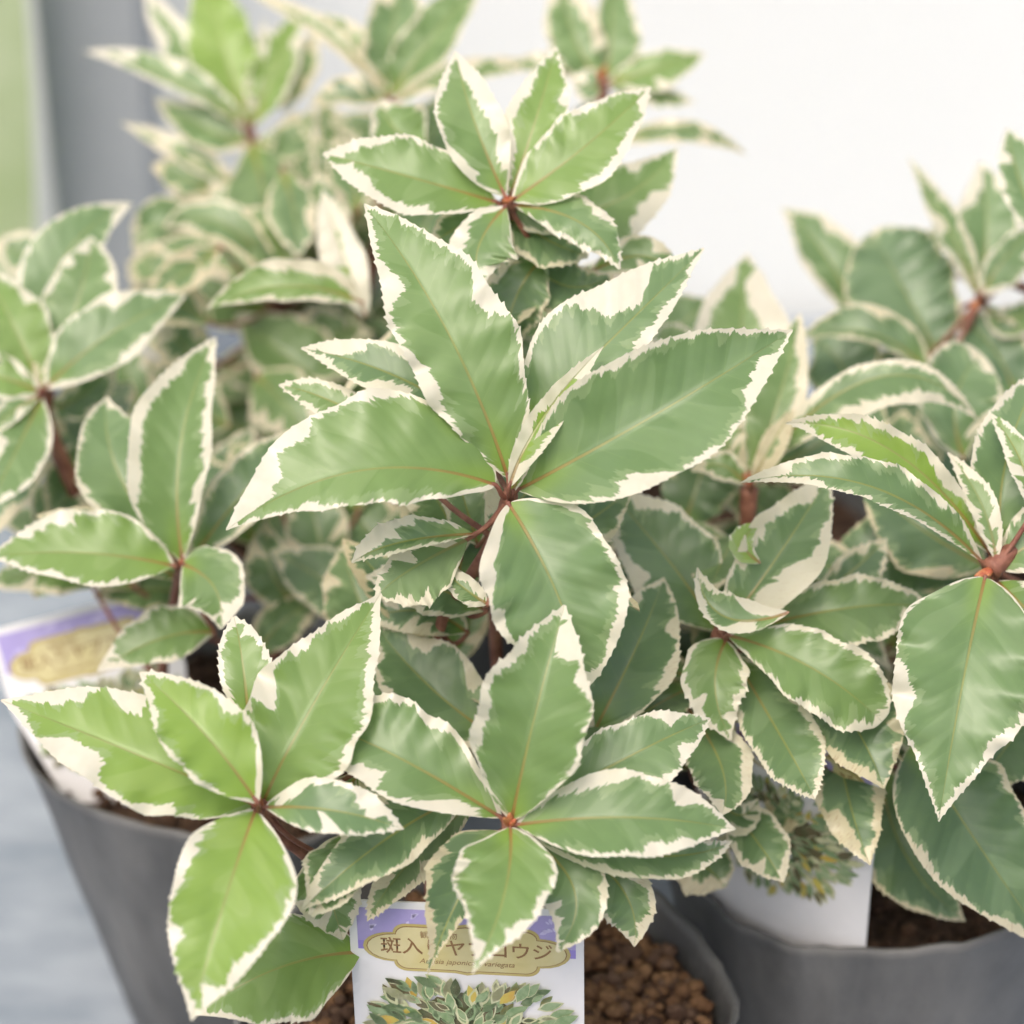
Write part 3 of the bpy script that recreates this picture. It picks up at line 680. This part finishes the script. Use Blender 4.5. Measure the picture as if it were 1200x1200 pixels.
# blurred leaves of the tall plant, seen between the shoots in front
BLUR = [(230, 300, 190, 262, 160, 300, 26, 30), (330, 300, 260, 262, 190, 268, 22, 26), (300, 330, 240, 300, 180, 290, 20, 24), (360, 310, 320, 270, 282, 248, 14, 18),
        (250, 380, 200, 350, 150, 340, 26, 26), (330, 420, 380, 400, 420, 380, 40, 44), (400, 470, 340, 420, 275, 370, 40, 46), (300, 440, 330, 470, 372, 520, 36, 36),
        (240, 440, 210, 400, 180, 380, 30, 30), (270, 500, 220, 470, 170, 420, 30, 34), (430, 440, 400, 400, 410, 350, 30, 34), (180, 500, 150, 440, 140, 390, 30, 30),
        (330, 200, 345, 250, 350, 300, 24, 30), (420, 250, 410, 200, 390, 160, 24, 22), (260, 290, 215, 320, 170, 350, 20, 22), (390, 520, 340, 500, 290, 490, 30, 34),
        (60, 330, 30, 300, -10, 290, 26, 26), (470, 330, 500, 260, 520, 200, 34, 34), (640, 420, 600, 360, 590, 300, 40, 40), (700, 420, 690, 360, 720, 300, 36, 36),
        (560, 300, 530, 260, 500, 190, 30, 30), (760, 420, 800, 380, 830, 350, 34, 30),
        (250, 300, 230, 250, 215, 200, 24, 26), (380, 330, 350, 290, 335, 230, 30, 30), (450, 300, 430, 240, 440, 180, 30, 30), (420, 330, 440, 280, 480, 230, 28, 28),
        (300, 380, 250, 350, 200, 320, 30, 32), (370, 380, 300, 360, 240, 370, 28, 30), (440, 390, 390, 370, 330, 360, 30, 30), (230, 420, 200, 390, 150, 380, 30, 30),
        (340, 480, 300, 440, 250, 430, 36, 36), (480, 420, 450, 380, 440, 320, 30, 34), (300, 260, 262, 240, 215, 236, 20, 24), (400, 230, 370, 190, 330, 170, 24, 24),
        (200, 360, 180, 320, 175, 280, 26, 28), (520, 330, 500, 290, 470, 260, 30, 30), (290, 520, 260, 480, 230, 450, 36, 36), (390, 460, 420, 430, 460, 410, 30, 34),
        (440, 236, 404, 180, 372, 112, 26, 28), (484, 226, 504, 160, 528, 104, 28, 26), (520, 226, 470, 204, 420, 190, 24, 26), (362, 236, 342, 184, 346, 128, 26, 26),
        (470, 166, 430, 152, 384, 142, 18, 22), (330, 130, 350, 80, 372, 40, 22, 20), (250, 230, 214, 206, 178, 196, 20, 22), (660, 190, 690, 150, 730, 120, 26, 26)]
SHOOTS.append(('B', 330, 350, 0.675, [(330, 420, 0.69), (340, 520, 0.70)], 2.0,
    [q + ({'y': .15 + .05 * (i % 4), 'o': .3 + .1 * (i % 5), 'd': (-8 * (i % 5) - (45 if q[0] > 450 else 10)) if i < 22 else 4 + 5 * (i % 4), 'c': 1.0 + .3 * (i % 3), 'lod': 2},) for i, q in enumerate(BLUR)]))

DARK = [(440, 720, 380, 680, 316, 645, 34, 36), (330, 730, 318, 670, 312, 610, 30, 34), (400, 690, 372, 620, 350, 570, 34, 34), (470, 680, 430, 620, 390, 570, 36, 40),
        (300, 640, 280, 590, 262, 540, 30, 32), (380, 740, 350, 710, 300, 700, 26, 28), (440, 760, 420, 720, 380, 680, 34, 34), (500, 700, 480, 640, 470, 590, 34, 34),
        (330, 600, 300, 560, 270, 520, 34, 34), (420, 600, 400, 540, 370, 500, 40, 40), (250, 620, 262, 560, 300, 500, 28, 30), (560, 640, 520, 600, 500, 560, 34, 36),
        (300, 770, 330, 730, 380, 700, 24, 24), (160, 690, 120, 640, 100, 600, 40, 40), (240, 700, 170, 690, 110, 700, 22, 30), (60, 560, 70, 600, 110, 650, 30, 30),
        (130, 520, 90, 560, 60, 620, 34, 34), (450, 770, 420, 700, 400, 640, 40, 40), (540, 770, 490, 710, 450, 650, 36, 40), (520, 780, 550, 730, 545, 670, 26, 20)]
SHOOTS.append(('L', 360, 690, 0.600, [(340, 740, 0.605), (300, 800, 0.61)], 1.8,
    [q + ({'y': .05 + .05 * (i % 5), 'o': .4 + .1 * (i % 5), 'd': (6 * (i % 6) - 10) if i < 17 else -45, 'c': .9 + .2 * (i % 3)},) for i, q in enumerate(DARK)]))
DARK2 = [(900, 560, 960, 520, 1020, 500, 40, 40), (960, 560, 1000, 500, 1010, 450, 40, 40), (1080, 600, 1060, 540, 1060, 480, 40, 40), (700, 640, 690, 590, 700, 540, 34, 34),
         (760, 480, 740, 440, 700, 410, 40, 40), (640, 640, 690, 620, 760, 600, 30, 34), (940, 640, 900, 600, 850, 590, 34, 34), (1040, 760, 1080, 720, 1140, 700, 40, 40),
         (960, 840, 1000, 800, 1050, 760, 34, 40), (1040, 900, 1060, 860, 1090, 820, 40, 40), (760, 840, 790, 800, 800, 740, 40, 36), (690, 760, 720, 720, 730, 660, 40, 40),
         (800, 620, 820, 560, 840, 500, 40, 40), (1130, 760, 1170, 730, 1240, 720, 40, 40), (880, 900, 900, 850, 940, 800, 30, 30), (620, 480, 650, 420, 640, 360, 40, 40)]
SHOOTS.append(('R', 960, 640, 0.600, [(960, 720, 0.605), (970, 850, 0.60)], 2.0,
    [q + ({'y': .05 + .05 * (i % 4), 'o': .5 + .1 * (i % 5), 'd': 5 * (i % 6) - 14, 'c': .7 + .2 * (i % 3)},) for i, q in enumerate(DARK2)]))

PLABEL = {'C': 'variegated shrub rising from the pot of red-brown granules, sharp cream-edged rosettes',
          'L': 'variegated shrub in the dark pot beside the open bench, thick bare brown stem',
          'R': 'variegated shrub in the pot with the leafy picture label, long arching leaves',
          'B': 'tall variegated shrub with bright green top shoot in front of the grey post',
          'D': 'variegated shrub tip with a few leaves against the white wall, behind the sharpest topmost rosette',
          'E': 'variegated shrub with large dark leaf standing against the white wall, behind the arching-leaved one'}
PLANTS = {}
for k, (x, y) in POTS.items():
    e = bpy.data.objects.new('variegated_shrub', None); COL.objects.link(e); e.location = (x, y, 0.079)
    tag(e, PLABEL[k], 'plant', 'potted variegated shrubs')
    PLANTS[k] = (e, Matrix.Translation((-x, -y, -0.079)))

RND = random.Random(4)
seed = 10
stems = []
for (pk, nx, ny, nd, way, rad, leaves) in SHOOTS:
    plant, pinv = PLANTS[pk]
    x, y = POTS[pk]
    node = U(nx, ny, nd)
    soil = Vector((x + RND.uniform(-.014, .014), y + RND.uniform(-.014, .014), 0.0785))
    wp = [U(*q) for q in way]
    last = wp[-1]
    low = soil.lerp(last, 0.55); low.z = soil.z + 0.6 * (last.z - soil.z)
    path = catmull([soil, low] + wp[::-1] + [node], 9)
    v, f = [], []
    n = len(path)
    rr = [rad * 0.00078 * (1.25 - 0.35 * i / (n - 1)) * (1 + 0.10 * noise.noise(path[i] * 300)) for i in range(n)]
    # swollen ring under the whorl
    for i in range(max(0, n - 9), n): rr[i] *= 1.0 + 0.55 * (i - (n - 9)) / 8
    tube(v, f, path, rr, 10)
    sh = link('shoot', None or bpy.data.meshes.new('shoot'), None, plant, pinv)
    stems.append((pk, path, sh, pinv))
    for sp in leaves:
        seed += 1
        ob, base, dr = px_leaf(sh, pinv, nd, sp, seed, (nx, ny))
        gap = (base - node).length
        if len(sp) > 8 and sp[8].get('free'): continue
        if gap < 0.028 and gap > 0.0002:
            m = node.lerp(base, 0.5) - Vector((0, 0, 0.0015))
            pts = catmull([node - (base - node) * 0.05, m, base, base + dr * 1.0], 4)
            tube(v, f, pts, [0.00068 - 0.0003 * i / (len(pts) - 1) for i in range(len(pts))], 7)
        else:
            # joins the nearest point of its stem by a leaf stalk
            q = min(path, key=lambda p: (p - base).length)
            if (q - base).length < 0.05:
                pts = catmull([q, q.lerp(base, 0.5) - Vector((0, 0, 0.003)), base, base + dr], 5)
                tube(v, f, pts, [0.0007 - 0.0003 * i / (len(pts) - 1) for i in range(len(pts))], 7)
    if len(leaves) < 15 and pk != 'B':
        bv, bf = [], []
        for k in range(4):
            an = k * 1.57 + seed; dv = (node - path[-3]).normalized() + Vector((math.cos(an), math.sin(an), 0)) * 0.45
            dv = (dv + (CAM - node).normalized() * 0.4).normalized()
            hh = 0.0030 + 0.001 * (k % 3)
            tube(bv, bf, [node + dv * hh * q for q in (0.0, .3, .6, .85, 1.0)], [.0007, .0009, .0007, .0004, .00008], 7)
        link('bud', mesh('bud', bv, bf), M_BUD, sh)
    me2 = mesh('shoot', v, f); sh.data = me2; me2.materials.append(M_STEM)

# lower leaves of every shoot, laid out in the world round the stems; they fill the inside of the plants
def open_area(px, py):
    if py < 180 or (py < 330 and px > 560) or (py < 470 and px > 780): return True
    if px < 420 and py > 700: return True
    if px < 300 and py < 420: return True
    if py > 930: return True
    return False
made = 0
for it in range(5000):
    pk, path, sh, pinv = RND.choice(stems)
    i = RND.randrange(int(len(path) * 0.2), int(len(path) * 0.9))
    base = path[i]; az = RND.uniform(0, 6.283); el = RND.uniform(-0.3, 0.6)
    dv = Vector((math.cos(az) * math.cos(el), math.sin(az) * math.cos(el), math.sin(el)))
    L = RND.uniform(0.034, 0.056); W = L * RND.uniform(0.17, 0.24)
    seed += 1
    surf, (lm, wm) = world_leaf(sh, pinv, base, dv, L, W, RND.uniform(0.05, 0.35), seed, .5, .1, RND.uniform(-.4, .4))
    ok = True; inside = 0
    for t in (0.15, 0.3, 0.45, 0.6, 0.75, 0.9, 0.99):
        for s_, sd_ in ((0, 1), (0.9, 1), (0.9, -1)):
            P = surf(t, s_, sd_, 0); px, py, d = proj(P)
            if P.z < 0.085: ok = False
            if -60 < px < 1260 and -60 < py < 1260:
                inside += 1
                if open_area(px, py): ok = False
                z0 = min((zmap.get((int(px // 10) + ax, int(py // 10) + ay), 9) for ax in (-1, 0, 1) for ay in (-1, 0, 1)))
                if (z0 < 8 and d < z0 + 0.005) or (z0 > 8 and d < 0.53): ok = False
            if not ok: break
        if not ok: break
    if not ok or not inside: continue
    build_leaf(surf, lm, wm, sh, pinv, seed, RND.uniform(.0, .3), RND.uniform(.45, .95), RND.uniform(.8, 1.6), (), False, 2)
    made += 1
    if made >= 190: break
print('leaves', leaf_no, 'fill', made)


# ------------------------------------------------------------------ plant labels (printed cards)
def flat(name, polys, z, mat, parent, frame):
    """a printed area as a thin sheet z mm above the card; polys in mm, frame maps (x, y, z) mm to the world"""
    v, f = [], []
    for p in polys:
        b = len(v); v += [frame(x, y, z) for x, y in p]; f.append(tuple(range(b, b + len(p))))
    return link(name, mesh(name, v, f, False), mat, parent)

def rect(x0, y0, x1, y1): return [(x0, y0), (x1, y0), (x1, y1), (x0, y1)]

def cartouche(cx, cy, hw, hh):
    pts = []
    sx, sy = hw * 0.72, hh * 0.62
    def arc(x, y, rx, ry, a0, a1, n=10):
        return [(x + rx * math.cos(a0 + (a1 - a0) * i / n), y + ry * math.sin(a0 + (a1 - a0) * i / n)) for i in range(n + 1)]
    P = math.pi
    right = arc(cx + sx, cy, hw - sx, sy, -P / 2, P / 2)
    top = [(cx + sx * 0.98, cy + sy)] + arc(cx + sx * 0.98 - (hh - sy) * 1.2, cy + sy, (hh - sy) * 1.2, hh - sy, 0, P / 2, 6)
    topm = [(cx + hw * 0.12, cy + hh), (cx, cy + hh * 1.08), (cx - hw * 0.12, cy + hh)]
    h = right + top + topm
    left = [(2 * cx - x, y) for x, y in (right + top)[::-1]]
    up = [q for q in h]
    pts = right + top + topm + [(2 * cx - x, y) for x, y in top[::-1]] + [(2 * cx - x, y) for x, y in right[::-1]]
    low = [(2 * cx - x, 2 * cy - y) for x, y in top[::1]]
    pts += low + [(cx - hw * 0.12, cy - hh), (cx, cy - hh * 1.08), (cx + hw * 0.12, cy - hh)] + [(x, 2 * cy - y) for x, y in top[::-1]]
    return pts

def text_mesh(body, size, cx, cy, z, mat, parent, frame, shear=0.0, name='lettering', bold=0.0):
    cu = bpy.data.curves.new('lettering', 'FONT'); cu.body = body; cu.size = size; cu.align_x = 'CENTER'; cu.align_y = 'CENTER'
    cu.shear = shear; cu.offset = bold; cu.resolution_u = 3
    ob = bpy.data.objects.new('lettering_curve', cu); COL.objects.link(ob)
    bpy.context.view_layer.update()
    me = bpy.data.meshes.new_from_object(ob.evaluated_get(bpy.context.evaluated_depsgraph_get()))
    bpy.data.objects.remove(ob); bpy.data.curves.remove(cu)
    for v in me.vertices: v.co = frame(cx + v.co.x, cy + v.co.y, z)
    me.materials.clear()
    return link(name, me, mat, parent)

def make_label(top, bottom, rightv, W, label, bend=0.0, seed=1, foot=26.0, tip=3.5, pic=1.0):
    """card from the top-centre point to the bottom-centre point; W in mm"""
    up = (top - bottom); H = up.length * 1000; up.normalize()
    rv = (rightv - up * rightv.dot(up)).normalized(); nv = rv.cross(up).normalized()
    if nv.dot(CAM - top) < 0: nv = -nv
    root = bpy.data.objects.new('plant_label', None); COL.objects.link(root); root.location = bottom
    tag(root, label, 'label', 'printed plant labels')
    def frame(x, y, z):     # x from the centre line, y down from the top, mm, relative to the root
        c = bend * ((x / (W / 2)) ** 2 + 0.6 * (y / H) ** 2)
        return (top - bottom) + rv * (x * 0.001) - up * (y * 0.001) + nv * ((z + c) * 0.001)
    # card with rounded corners and a pointed foot
    hw, rc = W / 2, 1.4
    def half(y):
        if y < rc: return hw - rc + math.sqrt(max(rc * rc - (rc - y) ** 2, 0))
        if y > H - foot: return max(tip, hw - (y - (H - foot)) / foot * (hw - tip))
        return hw
    ys = [0, .2, .5, .9, 1.4] + [1.4 + (H - 1.4) * i / 40 for i in range(1, 41)]
    NX = 16
    v, f = [], []
    for z in (0.0, -0.45):
        for y in ys:
            for i in range(NX + 1): v.append(frame(half(y) * (2 * i / NX - 1), y, z))
    n1 = len(ys) * (NX + 1)
    idx = lambda s_, r, c: s_ * n1 + r * (NX + 1) + c
    for r in range(len(ys) - 1):
        for c in range(NX):
            f.append((idx(0, r, c), idx(0, r + 1, c), idx(0, r + 1, c + 1), idx(0, r, c + 1)))
            f.append((idx(1, r, c), idx(1, r, c + 1), idx(1, r + 1, c + 1), idx(1, r + 1, c)))
        f.append((idx(0, r, 0), idx(1, r, 0), idx(1, r + 1, 0), idx(0, r + 1, 0)))
        f.append((idx(0, r, NX), idx(0, r + 1, NX), idx(1, r + 1, NX), idx(1, r, NX)))
    for c in range(NX):
        f.append((idx(0, 0, c), idx(0, 0, c + 1), idx(1, 0, c + 1), idx(1, 0, c)))
        f.append((idx(0, len(ys) - 1, c), idx(1, len(ys) - 1, c), idx(1, len(ys) - 1, c + 1), idx(0, len(ys) - 1, c + 1)))
    card = link('card', mesh('card', v, f, False), M_CARD, root)
    def grid(x0, y0, x1, y1, n=12):
        return [rect(x0 + (x1 - x0) * i / n, y0, x0 + (x1 - x0) * (i + 1) / n, y1) for i in range(n)]
    e = 1.6
    flat('purple_band', grid(-hw + e, e, hw - e, 9.8), 0.06, M_PURPLE, root, frame)
    flat('violet_stripe', grid(-hw + e, 9.8, hw - e, 11.9), 0.06, M_PURPLE2, root, frame)
    R = random.Random(seed)
    sprigs = []
    for i in range(13):
        x, y = R.uniform(-hw + 3, hw - 3), R.uniform(2.4, 9.2)
        an = R.uniform(0, 6.28)
        for k in range(4):
            a2 = an + k * 0.5 - 0.8; l = R.uniform(1.0, 1.9)
            q = [(0, 0), (.35, .22), (.7, .2), (1, 0), (.7, -.2), (.35, -.22)]
            pp = []
            for (s_, t_) in q:
                X = x + k * .5 + l * (s_ * math.cos(a2) - t_ * math.sin(a2)); Y = y + l * (s_ * math.sin(a2) + t_ * math.cos(a2))
                pp.append((min(max(X, -hw + e + .1), hw - e - .1), min(max(Y, e + .1), 9.7)))
            sprigs.append(pp)
    flat('sprig_pattern', sprigs, 0.10, M_LILAC, root, frame)
    cy = 11.0
    # drop edge, plate, inner line, plate
    flat('plate_edge', [cartouche(0, cy, hw - 2.6, 5.9)], 0.14, M_GOLD, root, frame)
    flat('plate_line', [cartouche(0, cy, hw - 3.3, 5.3)], 0.18, M_INK, root, frame)
    flat('name_plate', [cartouche(0, cy, hw - 3.5, 5.12)], 0.22, M_GOLDP, root, frame)
    fr2 = lambda x, y, z: frame(x, cy - y, z)
    text_mesh('斑入りヤブコウジ', 4.35, 0, 0.15, 0.27, M_INK, root, fr2, bold=0.045)
    text_mesh('観葉植物', 1.9, -5.5, 3.3, 0.27, M_INK, root, fr2)
    text_mesh('Ardisia japonica f. variegata', 1.75, 0, -3.15, 0.27, M_INK, root, fr2, shear=0.3)
    # printed picture of the plant: flat print of many leaf shapes
    groups = [[], [], [], []]
    flat('print_ground', [[(min(11.5 + 1.2 * math.sin(i * 2.9), half(40) - 3) * math.cos(i * .2094), 18.5 + 11 * pic + (7.0 * pic + 1.0 * math.sin(i * 4.1)) * math.sin(i * .2094)) for i in range(30)]], 0.09, M_PRG[3], root, frame)
    for i in range(280):
        an, rr = R.uniform(0, 6.28), math.sqrt(R.random())
        x, y = rr * 17.5 * math.cos(an), 17.5 + 11 * pic + rr * 11.0 * pic * math.sin(an)
        an2 = math.atan2(y - 33, x) + R.uniform(-.7, .7); l = R.uniform(3.2, 6.2); wd = l * .21
        q = [(0, 0), (.25, .8), (.5, 1), (.8, .55), (1, 0), (.8, -.55), (.5, -1), (.25, -.8)]
        mk = lambda sc: [(x + (l * (.5 + (s_ - .5) * sc)) * math.cos(an2) - t_ * wd * sc * math.sin(an2), y + (l * (.5 + (s_ - .5) * sc)) * math.sin(an2) + t_ * wd * sc * math.cos(an2)) for s_, t_ in q]
        if any(abs(a_) > half(b_) - 0.6 or b_ < 17.2 for a_, b_ in mk(1)): continue
        k = R.choice((0, 0, 0, 0, 1, 1, 3, 2)) if rr > .35 else R.choice((0, 0, 3))
        groups[R.choice((1, 1, 0))].append((mk(1), i)); groups[k].append((mk(R.choice((.62, .8, .9, .97))), i))
    for k, nm in enumerate(('print_leaf_green', 'print_leaf_cream', 'print_leaf_yellow', 'print_leaf_shade')):
        v, f = [], []
        for p, i in groups[k]:
            b = len(v); zz = 0.12 + i * 0.003 + (0 if k == 1 else 0.0015)
            v += [frame(x, y, zz) for x, y in p]; f.append(tuple(range(b, b + len(p))))
        link(nm, mesh(nm, v, f, False), M_PRG[k], root)
    return root

make_label(U(545, 1061, 0.478), Vector((-0.008, -0.0560, 0.066)), RIGHT + Vector((0, -0.10, -0.035)), 47.0, 'printed label with gold name plate fully seen below a purple band, in the granule pot', 0.0, 2)
make_label(U(88, 714, 0.606), Vector((-0.0940, 0.0620, 0.070)), RIGHT + Vector((0, -0.10, -0.20)), 46.0, 'leaning printed label with purple band, in the pot beside the open bench', 0.0, 3, 40.0, 12.0)
make_label(Vector((0.0590, -0.0005, 0.147)), Vector((0.0600, 0.0085, 0.066)), Vector((0.80, -0.60, 0)), 46.0, 'printed label showing its leafy picture and bare lower edge inside the rim', -2.0, 5, 16.0, 3.5, 1.4)

# ------------------------------------------------------------------ background: grey post and far greenery
def place(px, d): return U(px, 150, d)
a = place(54, 0.94); b_ = place(176, 0.94)
post = box('grey_post', a.x, b_.x, a.y, a.y + 0.030, 0.0, 0.75, M_POST, 0.002)
tag(post, 'smooth grey square post standing before the white wall', 'post')

g = NT('strap_leaf')
tc = g.n('ShaderNodeTexCoord').outputs['Object']
M_STRAP = g.done(g.principled(g.mix(g.ramp(g.noise(tc, 14, 3), .35, .65), (0.38, 0.47, 0.24), (0.54, 0.60, 0.40)), 0.45))
def strap_plant(x, y, label, hs, seed):
    R = random.Random(seed)
    root = bpy.data.objects.new('strap_leaf_plant', None); COL.objects.link(root); root.location = (x, y, 0); tag(root, label, 'plant')
    for h, dx, lean in hs:
        v, f = [], []
        N = 22
        for i in range(N + 1):
            t = i / N; wd = 0.023 * (1 - max(0, t - .75) / .25 * .97) * (0.6 + .4 * min(1, t * 3))
            for j in range(5):
                s_ = j / 2 - 1
                v.append((dx + lean * t * t + s_ * wd, 0.006 * abs(s_) + 0.02 * t * t + R.uniform(0, .0003) + dx * .5, h * t))
        for i in range(N):
            for j in range(4): q = i * 5 + j; f.append((q, q + 1, q + 6, q + 5))
        link('leaf', mesh('leaf', v, f), M_STRAP, root)
p = place(-36, 0.90)
strap_plant(p.x, p.y, 'pale green plant with tall strap leaves beside the grey post', [(0.46, 0.0, 0.004), (0.40, -0.030, -0.02), (0.30, -0.05, -0.05)], 3)
